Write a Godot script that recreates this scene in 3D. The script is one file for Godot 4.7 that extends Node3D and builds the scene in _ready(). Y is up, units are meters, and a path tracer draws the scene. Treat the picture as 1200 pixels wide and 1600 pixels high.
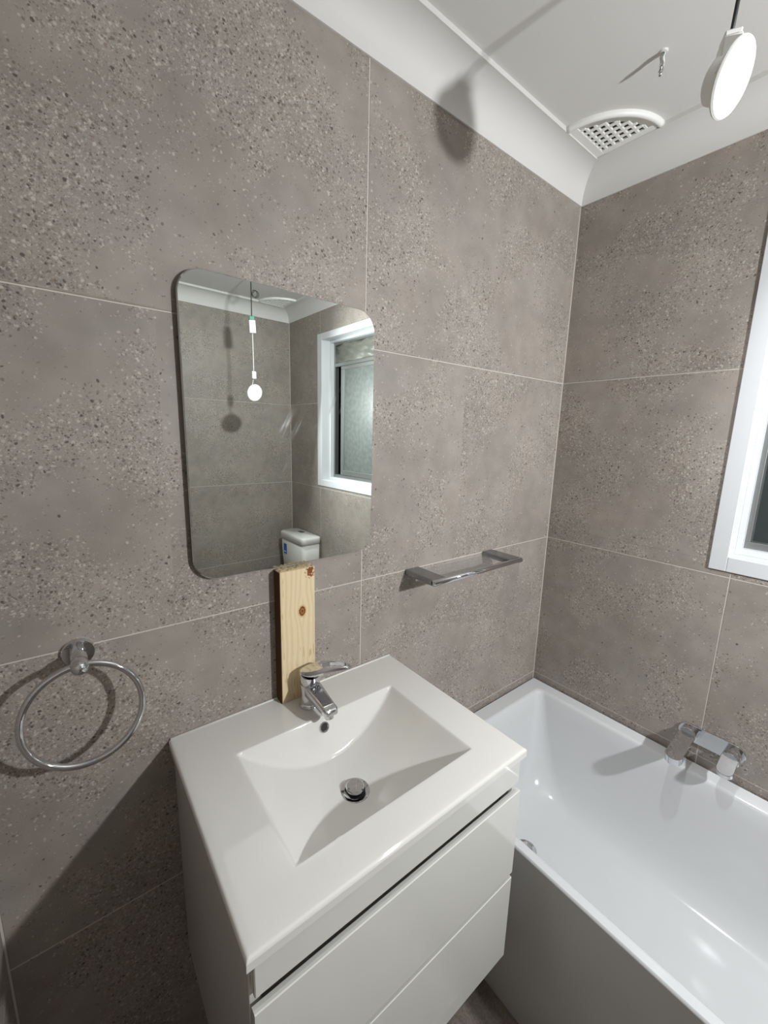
extends Node3D

# Bathroom corner. x runs along the mirror wall (0 = window wall), z comes out of the mirror wall, y is up.
const FLOOR_Y := -0.025
const CEIL_Y := 2.4
const ROOM_X := -1.70
const ROOM_Z := 2.19
var M := {}
var counts := {}
var rng := RandomNumberGenerator.new()

# ---------------------------------------------------------------- naming and tagging
func numbered(called: String) -> String:
	var k: int = counts.get(called, 0)
	counts[called] = k + 1
	return called if k == 0 else "%s_%03d" % [called, k]

func thing(called: String, label: String, category: String, at := Vector3.ZERO, group := "") -> Node3D:
	var o := Node3D.new()
	o.name = numbered(called)
	add_child(o)
	o.position = at
	o.set_meta("label", label)
	o.set_meta("category", category)
	if group != "":
		o.set_meta("group", group)
	return o

func struct(called: String) -> Node3D:
	var o := Node3D.new()
	o.name = called
	add_child(o)
	o.set_meta("kind", "structure")
	return o

func new_st() -> SurfaceTool:
	var st := SurfaceTool.new()
	st.begin(Mesh.PRIMITIVE_TRIANGLES)
	return st

func put(called: String, st: SurfaceTool, mat: Material, parent: Node3D, label := "") -> MeshInstance3D:
	st.generate_normals()
	var o := MeshInstance3D.new()
	o.name = called
	o.mesh = st.commit()
	o.material_override = mat
	o.cast_shadow = GeometryInstance3D.SHADOW_CASTING_SETTING_ON
	parent.add_child(o, true)
	if label != "":
		o.set_meta("label", label)
	return o

# ---------------------------------------------------------------- shape helpers
func tri(st: SurfaceTool, a: Vector3, b: Vector3, c: Vector3, n: Vector3) -> void:
	if (b - a).cross(c - a).dot(n) > 0.0:
		st.add_vertex(a); st.add_vertex(c); st.add_vertex(b)
	else:
		st.add_vertex(a); st.add_vertex(b); st.add_vertex(c)

func quad(st: SurfaceTool, a: Vector3, b: Vector3, c: Vector3, d: Vector3, n: Vector3) -> void:
	tri(st, a, b, c, n)
	tri(st, a, c, d, n)

func cbox(st: SurfaceTool, lo: Vector3, hi: Vector3, r := 0.0, xf := Transform3D.IDENTITY) -> void:
	st.set_smooth_group(-1)
	var c := (lo + hi) * 0.5
	var h := (hi - lo) * 0.5
	r = minf(r, minf(h.x, minf(h.y, h.z)) * 0.9)
	var p := func(ax: int, s: Vector3) -> Vector3:
		var v := Vector3(s.x * (h.x - r), s.y * (h.y - r), s.z * (h.z - r))
		v[ax] = s[ax] * h[ax]
		return xf * (c + v)
	for ax in 3:
		var b := (ax + 1) % 3
		var d := (ax + 2) % 3
		for s in [-1.0, 1.0]:
			var q := []
			for k in [[-1.0, -1.0], [1.0, -1.0], [1.0, 1.0], [-1.0, 1.0]]:
				var sg := Vector3.ZERO
				sg[ax] = s; sg[b] = k[0]; sg[d] = k[1]
				q.append(p.call(ax, sg))
			var n := Vector3.ZERO
			n[ax] = s
			quad(st, q[0], q[1], q[2], q[3], xf.basis * n)
	if r <= 0.0:
		return
	for ax in 3:
		var b := (ax + 1) % 3
		var d := (ax + 2) % 3
		for s1 in [-1.0, 1.0]:
			for s2 in [-1.0, 1.0]:
				var s := Vector3.ZERO
				s[b] = s1; s[d] = s2
				var sm := s
				sm[ax] = -1.0
				var sp := s
				sp[ax] = 1.0
				quad(st, p.call(b, sm), p.call(b, sp), p.call(d, sp), p.call(d, sm), xf.basis * s)
	for sx in [-1.0, 1.0]:
		for sy in [-1.0, 1.0]:
			for sz in [-1.0, 1.0]:
				var s := Vector3(sx, sy, sz)
				tri(st, p.call(0, s), p.call(1, s), p.call(2, s), xf.basis * s)

func lathe(st: SurfaceTool, prof: Array, seg: int, xf: Transform3D) -> void:
	# profile of Vector2(radius, height), turned round the local y axis; outside is to the right when walking up
	var group := 1
	for i in prof.size() - 1:
		var a: Vector2 = prof[i]
		var b: Vector2 = prof[i + 1]
		if i > 0:
			var q: Vector2 = prof[i - 1]
			if absf((a - q).angle_to(b - a)) > 0.6:
				group += 1
		st.set_smooth_group(group)
		var e := b - a
		var nr := Vector2(e.y, -e.x)
		for k in seg:
			var t0 := TAU * k / seg
			var t1 := TAU * (k + 1) / seg
			var tm := (t0 + t1) * 0.5
			var d0 := Vector3(cos(t0), 0, sin(t0))
			var d1 := Vector3(cos(t1), 0, sin(t1))
			var n := xf.basis * (Vector3(cos(tm), 0, sin(tm)) * nr.x + Vector3(0, nr.y, 0))
			var p0 := xf * (d0 * a.x + Vector3(0, a.y, 0))
			var p1 := xf * (d1 * a.x + Vector3(0, a.y, 0))
			var p2 := xf * (d1 * b.x + Vector3(0, b.y, 0))
			var p3 := xf * (d0 * b.x + Vector3(0, b.y, 0))
			if a.x > 1e-6:
				tri(st, p0, p1, p2, n)
			if b.x > 1e-6:
				tri(st, p0, p2, p3, n)

func axis(at: Vector3, up: Vector3) -> Transform3D:
	var y := up.normalized()
	var x := y.cross(Vector3(0.0, 0.0, 1.0) if absf(y.z) < 0.9 else Vector3(1.0, 0.0, 0.0)).normalized()
	return Transform3D(Basis(x, y, x.cross(y)), at)

func loft(st: SurfaceTool, rings: Array, cap0 := true, cap1 := true, inward := false) -> void:
	# closed rings of equal length
	var n0: int = rings[0].size()
	for i in rings.size() - 1:
		var ra: Array = rings[i]
		var rb: Array = rings[i + 1]
		var ca := Vector3.ZERO
		var cb := Vector3.ZERO
		for k in n0:
			ca += ra[k]; cb += rb[k]
		ca /= n0; cb /= n0
		for k in n0:
			var j := (k + 1) % n0
			var mid: Vector3 = (ra[k] + ra[j] + rb[k] + rb[j]) * 0.25
			var e1: Vector3 = (ra[j] - ra[k]) + (rb[j] - rb[k])
			var e2: Vector3 = (rb[k] - ra[k]) + (rb[j] - ra[j])
			var n := e1.cross(e2)
			var ref: Vector3 = mid - (ca + cb) * 0.5
			if n.dot(ref) < 0.0:
				n = -n
			if inward:
				n = -n
			quad(st, ra[k], ra[j], rb[j], rb[k], n)
	for e in [[cap0, 0, 1], [cap1, rings.size() - 1, rings.size() - 2]]:
		if e[0]:
			var rr: Array = rings[e[1]]
			var ro: Array = rings[e[2]]
			var c := Vector3.ZERO
			var co := Vector3.ZERO
			for k in n0:
				c += rr[k]; co += ro[k]
			c /= n0; co /= n0
			var n: Vector3 = c - co
			if n.length() < 1e-7:
				n = Vector3.UP
			for k in n0:
				tri(st, c, rr[k], rr[(k + 1) % n0], -n if inward else n)

func tube(st: SurfaceTool, pts: Array, r: float, seg := 12, closed := false) -> void:
	st.set_smooth_group(1)
	var n := pts.size()
	var rings := []
	var prev := Vector3.ZERO
	for i in n:
		var a: Vector3 = pts[(i - 1 + n) % n] if (closed or i > 0) else pts[i]
		var b: Vector3 = pts[(i + 1) % n] if (closed or i < n - 1) else pts[i]
		var t := (b - a).normalized()
		var u := prev - t * prev.dot(t)
		if u.length() < 1e-4:
			u = t.cross(Vector3.UP if absf(t.y) < 0.9 else Vector3.RIGHT)
		u = u.normalized()
		prev = u
		var w := t.cross(u)
		var ring := []
		for k in seg:
			var q := TAU * k / seg
			ring.append(pts[i] + (u * cos(q) + w * sin(q)) * r)
		rings.append(ring)
	if closed:
		rings.append(rings[0])
		for i in n:
			var c0: Vector3 = pts[i]
			for k in seg:
				var j := (k + 1) % seg
				quad(st, rings[i][k], rings[i][j], rings[i + 1][j], rings[i + 1][k], rings[i][k] - c0 + rings[i][j] - c0)
	else:
		loft(st, rings)

func extrude(st: SurfaceTool, outline: Array, z0: float, z1: float, bevel: float, xf: Transform3D) -> void:
	# convex outline in local xy, pushed from z0 to z1, with the far edge bevelled
	var n := outline.size()
	var c := Vector2.ZERO
	for p in outline:
		c += p
	c /= n
	var inner := []
	for i in n:
		var a: Vector2 = outline[(i - 1 + n) % n]
		var b: Vector2 = outline[(i + 1) % n]
		var t := (b - a).normalized()
		var nn := Vector2(t.y, -t.x)
		if nn.dot(outline[i] - c) < 0.0:
			nn = -nn
		inner.append(outline[i] - nn * bevel)
	var sg := signf(z1 - z0)
	var levels := [[outline, z0], [outline, z1 - sg * bevel], [inner, z1]]
	st.set_smooth_group(2)
	for l in 2:
		if l == 1:
			st.set_smooth_group(3)
		for i in n:
			var j := (i + 1) % n
			var a: Vector2 = levels[l][0][i]
			var b: Vector2 = levels[l][0][j]
			var d: Vector2 = levels[l + 1][0][i]
			var e: Vector2 = levels[l + 1][0][j]
			var m := (a + b) * 0.5 - c
			quad(st, xf * Vector3(a.x, a.y, levels[l][1]), xf * Vector3(b.x, b.y, levels[l][1]), xf * Vector3(e.x, e.y, levels[l + 1][1]), xf * Vector3(d.x, d.y, levels[l + 1][1]), xf.basis * Vector3(m.x, m.y, 0.0))
	st.set_smooth_group(-1)
	for cap in [[inner, z1, sg], [outline, z0, -sg]]:
		for i in n:
			var a: Vector2 = cap[0][i]
			var b: Vector2 = cap[0][(i + 1) % n]
			tri(st, xf * Vector3(c.x, c.y, cap[1]), xf * Vector3(a.x, a.y, cap[1]), xf * Vector3(b.x, b.y, cap[1]), xf.basis * Vector3(0, 0, cap[2]))

func rrect(cx: float, cy: float, hx: float, hy: float, r: float, n := 8) -> Array:
	var out := []
	r = minf(r, minf(hx, hy) * 0.999)
	for q in 4:
		var sx: float = [1.0, -1.0, -1.0, 1.0][q]
		var sy: float = [1.0, 1.0, -1.0, -1.0][q]
		for k in n + 1:
			var a := PI * 0.5 * (q + float(k) / n)
			out.append(Vector2(cx + sx * (hx - r) + r * cos(a), cy + sy * (hy - r) + r * sin(a)))
	return out

func ring_xz(cx: float, cz: float, hx: float, hz: float, r: float, y: float, n := 8) -> Array:
	var out := []
	for p in rrect(cx, cz, hx, hz, r, n):
		out.append(Vector3(p.x, y, p.y))
	return out

# ---------------------------------------------------------------- materials
func mat(color: Color, rough := 0.5, metal := 0.0, spec := 0.5) -> StandardMaterial3D:
	var m := StandardMaterial3D.new()
	m.albedo_color = color
	m.roughness = rough
	m.metallic = metal
	m.metallic_specular = spec
	return m

func tile_image(seed_: int, w: int, h: int) -> Image:
	# speckled concrete: soft mottled ground, patches crowded with pale and dark chips
	var lw := w / 4
	var lh := h / 4
	var na := FastNoiseLite.new()
	na.seed = seed_; na.noise_type = FastNoiseLite.TYPE_SIMPLEX_SMOOTH; na.frequency = 0.006; na.fractal_octaves = 4
	var nb := FastNoiseLite.new()
	nb.seed = seed_ + 7; nb.noise_type = FastNoiseLite.TYPE_SIMPLEX_SMOOTH; nb.frequency = 0.03; nb.fractal_octaves = 3
	var nc := FastNoiseLite.new()
	nc.seed = seed_ + 13; nc.noise_type = FastNoiseLite.TYPE_SIMPLEX_SMOOTH; nc.frequency = 0.009; nc.fractal_octaves = 3
	var low := PackedByteArray()
	low.resize(lw * lh * 3)
	for y in lh:
		for x in lw:
			var v := 1.0 + 0.09 * na.get_noise_2d(x, y) + 0.055 * nb.get_noise_2d(x, y)
			var hue := nc.get_noise_2d(x, y) * 3.0
			var i := (y * lw + x) * 3
			low[i] = clampi(int(145.0 * v + hue * 0.6), 0, 255)
			low[i + 1] = clampi(int(137.0 * v), 0, 255)
			low[i + 2] = clampi(int(129.5 * v - hue * 0.6), 0, 255)
	var im := Image.create_from_data(lw, lh, false, Image.FORMAT_RGB8, low)
	im.resize(w, h, Image.INTERPOLATE_CUBIC)
	var d := im.get_data()
	var g := RandomNumberGenerator.new()
	g.seed = seed_ * 31 + 5
	var mk := FastNoiseLite.new()
	mk.seed = seed_ + 21; mk.noise_type = FastNoiseLite.TYPE_SIMPLEX_SMOOTH; mk.frequency = 0.0019; mk.fractal_octaves = 4
	for k in 135000:
		var cx := g.randf() * w
		var cy := g.randf() * h
		var crowd := smoothstep(-0.22, 0.30, mk.get_noise_2d(cx, cy))
		if g.randf() > 0.06 + 0.94 * crowd:
			continue
		var s := g.randf()
		var ra := 0.75 + 1.25 * s + 3.0 * pow(s, 8.0)
		var rb := ra * g.randf_range(0.45, 0.95)
		var an := g.randf() * PI
		var ca := cos(an)
		var sa := sin(an)
		var pick := g.randf()
		var r := 96.0
		var gg := 88.0
		var b := 81.0
		var al := g.randf_range(0.15, 0.68)
		if pick < 0.42:
			r = 196.0; gg = 188.0; b = 178.0
			al = g.randf_range(0.15, 0.7)
		elif pick < 0.60:
			r = 160.0; gg = 150.0; b = 140.0
		elif pick < 0.66:
			r = 122.0; gg = 104.0; b = 88.0
		elif pick < 0.70:
			r = 72.0; gg = 66.0; b = 61.0
			al = 0.8
		var ext := int(ceil(ra)) + 1
		for yy in range(int(cy) - ext, int(cy) + ext + 1):
			for xx in range(int(cx) - ext, int(cx) + ext + 1):
				var dx := xx + 0.5 - cx
				var dy := yy + 0.5 - cy
				var u := (dx * ca + dy * sa) / ra
				var v := (dy * ca - dx * sa) / rb
				var q := u * u + v * v
				if q < 1.5:
					var f := al * clampf((1.5 - q) * 1.6, 0.0, 1.0)
					var i := (posmod(yy, h) * w + posmod(xx, w)) * 3
					d[i] = int(lerpf(d[i], r, f))
					d[i + 1] = int(lerpf(d[i + 1], gg, f))
					d[i + 2] = int(lerpf(d[i + 2], b, f))
	im = Image.create_from_data(w, h, false, Image.FORMAT_RGB8, d)
	return im

func tex(im: Image) -> ImageTexture:
	return ImageTexture.create_from_image(im)

func wood_image() -> Image:
	var w := 192
	var h := 704
	var im := Image.create(w, h, false, Image.FORMAT_RGB8)
	var n := FastNoiseLite.new()
	n.seed = 4; n.noise_type = FastNoiseLite.TYPE_SIMPLEX_SMOOTH; n.frequency = 0.01; n.fractal_octaves = 3
	var f := FastNoiseLite.new()
	f.seed = 9; f.noise_type = FastNoiseLite.TYPE_SIMPLEX_SMOOTH; f.frequency = 0.12; f.fractal_octaves = 2
	var kx := 0.62 * w
	var ky := 0.318 * h
	for y in h:
		for x in w:
			var bend := 26.0 * exp(-pow((y - ky) / 60.0, 2.0)) * signf(x - kx) * exp(-absf(x - kx) / 50.0)
			var gx := x - bend + 10.0 * n.get_noise_2d(x * 0.6, y * 0.25)
			var ring := 0.5 + 0.5 * sin(gx * 0.22 + 3.0 * n.get_noise_2d(gx, y * 0.06))
			var fine := f.get_noise_2d(x * 2.0, y * 0.12)
			var c := Color8(219, 200, 166).lerp(Color8(202, 176, 134), 0.45 * ring * ring + 0.12 * fine)
			# the knot
			var dk := Vector2((x - kx) / 17.0, (y - ky) / 25.0).length() + 0.18 * f.get_noise_2d(x, y)
			if dk < 1.5:
				c = c.lerp(Color8(176, 122, 66), clampf((1.5 - dk) * 1.2, 0.0, 0.75))
			if dk < 1.0:
				c = c.lerp(Color8(104, 52, 26), 0.85 if dk > 0.62 else 0.35)
			if dk < 0.3:
				c = c.lerp(Color8(60, 28, 16), 0.7)
			# sap stain at the top right corner
			var dt := Vector2((x - 0.86 * w) / 26.0, (y - 18.0) / 34.0).length() + 0.8 * f.get_noise_2d(x * 0.5, y * 0.5)
			if dt < 1.0:
				c = c.lerp(Color8(112, 62, 28), clampf((1.0 - dt) * 2.2, 0.0, 0.9))
			# grime scuffs near the foot and middle
			var sc := f.get_noise_2d(x * 0.5 + 300.0, y * 0.06)
			if sc > 0.35 and (y > 420 or x < 20):
				c = c.lerp(Color8(150, 116, 74), clampf((sc - 0.35) * 1.4, 0.0, 0.35))
			im.set_pixel(x, y, c)
	return im

func floor_image() -> Image:
	var w := 1024
	var im := Image.create(w, w, false, Image.FORMAT_RGB8)
	var n := FastNoiseLite.new()
	n.seed = 40; n.noise_type = FastNoiseLite.TYPE_SIMPLEX_SMOOTH; n.frequency = 0.006; n.fractal_octaves = 5
	var f := FastNoiseLite.new()
	f.seed = 41; f.noise_type = FastNoiseLite.TYPE_SIMPLEX_SMOOTH; f.frequency = 0.06; f.fractal_octaves = 3
	for y in w:
		for x in w:
			var v := 1.0 + 0.28 * n.get_noise_2d(x, y * 0.5) + 0.16 * f.get_noise_2d(x, y)
			im.set_pixel(x, y, Color(0.47 * v, 0.435 * v, 0.405 * v))
	return im

func smear_image() -> Image:
	# roughness of the mirror glass: clean, with dried wipe marks
	var w := 384
	var h := 512
	var im := Image.create(w, h, false, Image.FORMAT_L8)
	var n := FastNoiseLite.new()
	n.seed = 77; n.noise_type = FastNoiseLite.TYPE_SIMPLEX_SMOOTH; n.frequency = 0.02; n.fractal_octaves = 4
	for y in h:
		for x in w:
			var fx := float(x) / w
			var fy := float(y) / h
			var a := 0.0
			for k in [[0.50, 0.47, 0.05, 0.15, 0.5], [0.60, 0.43, 0.06, 0.2, 0.7], [0.36, 0.60, 0.03, 0.05, 0.3], [0.43, 0.61, 0.03, 0.05, 0.6]]:
				var dx: float = fx - k[0]
				var dy: float = fy - k[1]
				var c := cos(k[4] + 0.5)
				var s := sin(k[4] + 0.5)
				var u: float = (dx * c + dy * s) / k[2]
				var v: float = (dy * c - dx * s) / k[3]
				a = maxf(a, exp(-(u * u + v * v)))
			var st := n.get_noise_2d((fx * 0.8 + fy * 0.6) * 900.0, (fy * 0.8 - fx * 0.6) * 130.0)
			var val := a * clampf(st * 1.6, 0.0, 1.0)
			im.set_pixel(x, y, Color(val, val, val))
	return im

func make_materials() -> void:
	M.tiles = []
	for k in 4:
		var m := mat(Color.WHITE, 0.52, 0.0, 0.42)
		var im := tile_image(11 + 17 * k, 2048, 1024)
		im.generate_mipmaps()
		m.albedo_texture = tex(im)
		m.resource_name = "speckled_tile"
		M.tiles.append(m)
	M.grout = mat(Color8(196, 189, 180), 0.85, 0.0, 0.3)
	M.paint = mat(Color8(208, 206, 203), 0.55, 0.0, 0.4)
	M.gloss_paint = mat(Color8(202, 204, 206), 0.3, 0.0, 0.5)
	M.ceramic = mat(Color8(213, 211, 206), 0.06, 0.0, 0.5)
	M.lacquer = mat(Color8(207, 206, 201), 0.04, 0.0, 0.5)
	M.carcass = mat(Color8(200, 198, 193), 0.25, 0.0, 0.5)
	M.acrylic = mat(Color8(206, 207, 208), 0.1, 0.0, 0.5)
	M.chrome = mat(Color8(214, 215, 218), 0.05, 1.0)
	M.dark_chrome = mat(Color8(150, 151, 154), 0.12, 1.0)
	M.satin = mat(Color8(176, 178, 180), 0.22, 1.0)
	M.dark = mat(Color8(22, 22, 23), 0.6)
	M.black_edge = mat(Color8(30, 30, 30), 0.35)
	M.mirror = mat(Color8(240, 246, 242), 1.0, 1.0)
	M.mirror.roughness = 0.16
	M.mirror.roughness_texture = tex(smear_image())
	M.bevel = mat(Color8(225, 230, 228), 0.06, 1.0)
	M.wood = mat(Color.WHITE, 0.7, 0.0, 0.3)
	M.wood.albedo_texture = tex(wood_image())
	M.wood_edge = mat(Color8(84, 62, 44), 0.85, 0.0, 0.2)
	M.wood_end = mat(Color8(176, 158, 126), 0.9, 0.0, 0.2)
	M.floor_tile = mat(Color.WHITE, 0.5, 0.0, 0.4)
	M.floor_tile.albedo_texture = tex(floor_image())
	M.white_plastic = mat(Color8(228, 228, 224), 0.4)
	M.green_plastic = mat(Color8(70, 138, 116), 0.45)
	M.black_cable = mat(Color8(34, 36, 36), 0.5)
	M.white_cable = mat(Color8(214, 214, 208), 0.5)
	M.aluminium = mat(Color8(150, 152, 150), 0.35, 0.8)
	M.lamp = mat(Color8(255, 252, 244), 0.6)
	M.lamp.emission_enabled = true
	M.lamp.emission = Color(1.0, 0.995, 0.98)
	M.lamp.emission_energy_multiplier = 7.0
	M.shelf_glass = mat(Color(0.86, 0.92, 0.9, 0.05), 0.0)
	M.shelf_glass.transparency = BaseMaterial3D.TRANSPARENCY_ALPHA
	M.clear_glass = mat(Color(0.8, 0.85, 0.84, 0.03), 0.02, 0.0, 0.2)
	M.clear_glass.transparency = BaseMaterial3D.TRANSPARENCY_ALPHA
	M.frosted = mat(Color8(104, 109, 106), 0.4)
	var fn := FastNoiseLite.new()
	fn.seed = 3; fn.noise_type = FastNoiseLite.TYPE_SIMPLEX_SMOOTH; fn.frequency = 0.05; fn.fractal_octaves = 4
	var fim := Image.create(256, 256, false, Image.FORMAT_RGB8)
	for y in 256:
		for x in 256:
			var v := 0.86 + 0.12 * fn.get_noise_2d(x, y)
			fim.set_pixel(x, y, Color(v, v, v))
	M.frosted.albedo_texture = tex(fim)
	M.frosted.uv1_triplanar = true
	M.frosted.uv1_scale = Vector3.ONE * 2.0
	M.film = mat(Color8(104, 104, 96), 0.4)
	M.sticker = mat(Color8(34, 92, 170), 0.4)
	M.silicone = mat(Color8(220, 218, 212), 0.4)
	M.bath_wall_gap = M.dark

# ---------------------------------------------------------------- room shell
func tile(parent: Node3D, o: Vector3, ud: Vector3, vd: Vector3, n: Vector3, u0: float, u1: float, v0: float, v1: float, variant: int, tu: float, tv: float, hole := Rect2(), kind := "wall") -> void:
	# one tile: face on the plane through o, u along ud, v along vd; tu, tv = where the tile's own corner lies (its print starts there)
	var g := 0.0012
	u0 += g; u1 -= g; v0 += g; v1 -= g
	var rects := [Rect2(u0, v0, u1 - u0, v1 - v0)]
	if hole.size.x > 0.0:
		var cut: Rect2 = rects[0].intersection(hole)
		if cut.size.x > 0.0 and cut.size.y > 0.0:
			rects = []
			if cut.position.y > v0 + 1e-4:
				rects.append(Rect2(u0, v0, u1 - u0, cut.position.y - v0))
			if cut.end.y < v1 - 1e-4:
				rects.append(Rect2(u0, cut.end.y, u1 - u0, v1 - cut.end.y))
			if cut.position.x > u0 + 1e-4:
				rects.append(Rect2(u0, cut.position.y, cut.position.x - u0, cut.size.y))
			if cut.end.x < u1 - 1e-4:
				rects.append(Rect2(cut.end.x, cut.position.y, u1 - cut.end.x, cut.size.y))
	if rects.is_empty():
		return
	var st := new_st()
	st.set_smooth_group(-1)
	var su := 1.0 / 1.2
	var sv := 1.0 / 0.6
	if kind == "floor":
		su = 1.0 / 0.6
	for r in rects:
		var bev := 0.0008
		var lim := [r.position.x, r.position.y, r.end.x, r.end.y]
		var lvl := []
		for e in [[-0.008, 0.0], [-bev, 0.0], [0.0, bev]]:
			var q := []
			for k in [[0, 1, 1, 1], [2, 1, -1, 1], [2, 3, -1, -1], [0, 3, 1, -1]]:
				q.append(Vector3(lim[k[0]] + k[2] * e[1], lim[k[1]] + k[3] * e[1], e[0]))
			lvl.append(q)
		var add := func(a: Vector3, b: Vector3, c: Vector3, hint: Vector3) -> void:
			var pa := o + ud * a.x + vd * a.y + n * a.z
			var pb := o + ud * b.x + vd * b.y + n * b.z
			var pc := o + ud * c.x + vd * c.y + n * c.z
			var list := [[pa, a], [pb, b], [pc, c]]
			if (pb - pa).cross(pc - pa).dot(hint) > 0.0:
				list = [[pa, a], [pc, c], [pb, b]]
			for q in list:
				st.set_uv(Vector2((q[1].x - tu) * su, 1.0 - (q[1].y - tv) * sv))
				st.add_vertex(q[0])
		for l in 2:
			for k in 4:
				var j := (k + 1) % 4
				var a: Vector3 = lvl[l][k]
				var b: Vector3 = lvl[l][j]
				var c: Vector3 = lvl[l + 1][j]
				var d: Vector3 = lvl[l + 1][k]
				var cc := Vector3((lim[0] + lim[2]) * 0.5, (lim[1] + lim[3]) * 0.5, 0.0)
				var out := (a + b) * 0.5 - cc
				var hint := ud * out.x + vd * out.y + n * (0.5 if l == 1 else 0.0)
				add.call(a, b, c, hint)
				add.call(a, c, d, hint)
		add.call(lvl[2][0], lvl[2][1], lvl[2][2], n)
		add.call(lvl[2][0], lvl[2][2], lvl[2][3], n)
	put("tile", st, M.floor_tile if kind == "floor" else M.tiles[variant % 4], parent)

func build_shell() -> void:
	var rows := [[FLOOR_Y, 0.51], [0.51, 1.11], [1.11, 1.71], [1.71, 2.315]]
	var T := 0.12
	var gd := 0.0008
	var y0 := FLOOR_Y - 0.12
	var y1 := CEIL_Y + 0.1
	var none := Rect2()
	# mirror wall, z = 0
	var w := struct("wall_back")
	var st := new_st()
	cbox(st, Vector3(ROOM_X - T, y0, -T), Vector3(T, y1, -gd))
	put("grout_bed", st, M.grout, w)
	var v := 0
	for r in rows:
		for c in [[-0.92, -0.0015, -0.92], [ROOM_X + 0.0015, -0.92, -2.12]]:
			tile(w, Vector3.ZERO, Vector3.RIGHT, Vector3.UP, Vector3.BACK, c[0], c[1], r[0], r[1], v, c[2] + 0.37 * (v % 3), r[1] - 0.6, none)
			v += 1
	# window wall, x = 0
	w = struct("wall_right")
	var oz0 := 0.557
	var oz1 := 1.738
	var oy0 := 1.152
	var oy1 := 2.143
	st = new_st()
	cbox(st, Vector3(gd, y0, -gd), Vector3(T, oy0, ROOM_Z))
	cbox(st, Vector3(gd, oy1, -gd), Vector3(T, y1, ROOM_Z))
	cbox(st, Vector3(gd, oy0, -gd), Vector3(T, oy1, oz0))
	cbox(st, Vector3(gd, oy0, oz1), Vector3(T, oy1, ROOM_Z))
	put("grout_bed", st, M.grout, w)
	v = 1
	for r in rows:
		for c in [[0.0015, 0.59, -0.61], [0.59, 1.745, 0.56], [1.745, ROOM_Z - 0.0015, 1.745]]:
			tile(w, Vector3.ZERO, Vector3.BACK, Vector3.UP, Vector3.LEFT, c[0], c[1], r[0], r[1], v, c[2], r[1] - 0.6, Rect2(oz0, oy0, oz1 - oz0, oy1 - oy0))
			v += 1
	# wall opposite the mirror, z = ROOM_Z
	w = struct("wall_front")
	st = new_st()
	cbox(st, Vector3(ROOM_X - T, y0, ROOM_Z + gd), Vector3(T, y1, ROOM_Z + T))
	put("grout_bed", st, M.grout, w)
	v = 2
	for r in rows:
		for c in [[ROOM_X + 0.0015, -1.2, -2.4], [-1.2, -0.0015, -1.2]]:
			tile(w, Vector3(0, 0, ROOM_Z), Vector3.RIGHT, Vector3.UP, Vector3.FORWARD, c[0], c[1], r[0], r[1], v, c[2], r[1] - 0.6, none)
			v += 1
	# left wall, x = ROOM_X
	w = struct("wall_left")
	st = new_st()
	cbox(st, Vector3(ROOM_X - T, y0, -gd), Vector3(ROOM_X - gd, y1, ROOM_Z + gd))
	put("grout_bed", st, M.grout, w)
	v = 3
	for r in rows:
		for c in [[0.0015, 1.0, -0.2], [1.0, ROOM_Z - 0.0015, 1.0]]:
			tile(w, Vector3(ROOM_X, 0, 0), Vector3.BACK, Vector3.UP, Vector3.RIGHT, c[0], c[1], r[0], r[1], v, c[2], r[1] - 0.6, none)
			v += 1
	# floor
	w = struct("floor")
	st = new_st()
	cbox(st, Vector3(ROOM_X - T, y0, -T), Vector3(T, FLOOR_Y - gd, ROOM_Z + T))
	put("grout_bed", st, M.grout, w)
	for i in 3:
		for j in 4:
			var x0 := -0.6 * (i + 1)
			tile(w, Vector3(0, FLOOR_Y, 0), Vector3.RIGHT, Vector3.BACK, Vector3.UP, maxf(x0, ROOM_X), x0 + 0.6, 0.6 * j, minf(0.6 * j + 0.6, ROOM_Z), 0, x0 + 0.2 * j, 0.6 * j + 0.13 * i, none, "floor")
	# ceiling
	w = struct("ceiling")
	st = new_st()
	cbox(st, Vector3(ROOM_X - T, CEIL_Y, -T), Vector3(T, y1, ROOM_Z + T))
	put("plasterboard", st, M.paint, w)
	# cove cornices, mitred
	var prof := [Vector2(0.0, 2.31), Vector2(0.004, 2.31)]
	for k in 13:
		var a := PI * 0.5 * k / 12.0
		prof.append(Vector2(0.082 - 0.078 * cos(a), 2.312 + 0.076 * sin(a)))
	prof.append(Vector2(0.088, 2.388))
	prof.append(Vector2(0.088, 2.4))
	var corners := [Vector3(ROOM_X, 0, 0), Vector3(0, 0, 0), Vector3(0, 0, ROOM_Z), Vector3(ROOM_X, 0, ROOM_Z)]
	var inward := [Vector3(1, 0, 1), Vector3(-1, 0, 1), Vector3(-1, 0, -1), Vector3(1, 0, -1)]
	for k in 4:
		var c0: Vector3 = corners[k]
		var c1: Vector3 = corners[(k + 1) % 4]
		var i0: Vector3 = inward[k]
		var i1: Vector3 = inward[(k + 1) % 4]
		var nrm := (i0 + i1) * 0.5
		st = new_st()
		for i in prof.size() - 1:
			var a: Vector2 = prof[i]
			var b: Vector2 = prof[i + 1]
			st.set_smooth_group(1 if i > 0 and i < prof.size() - 3 else 10 + i)
			var e := b - a
			var hint := nrm * e.y + Vector3.DOWN * e.x
			quad(st, c0 + i0 * a.x + Vector3.UP * a.y, c1 + i1 * a.x + Vector3.UP * a.y, c1 + i1 * b.x + Vector3.UP * b.y, c0 + i0 * b.x + Vector3.UP * b.y, hint)
		var o := put("trim_%d" % (k + 1), st, M.paint, self)
		o.set_meta("kind", "structure")

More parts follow.
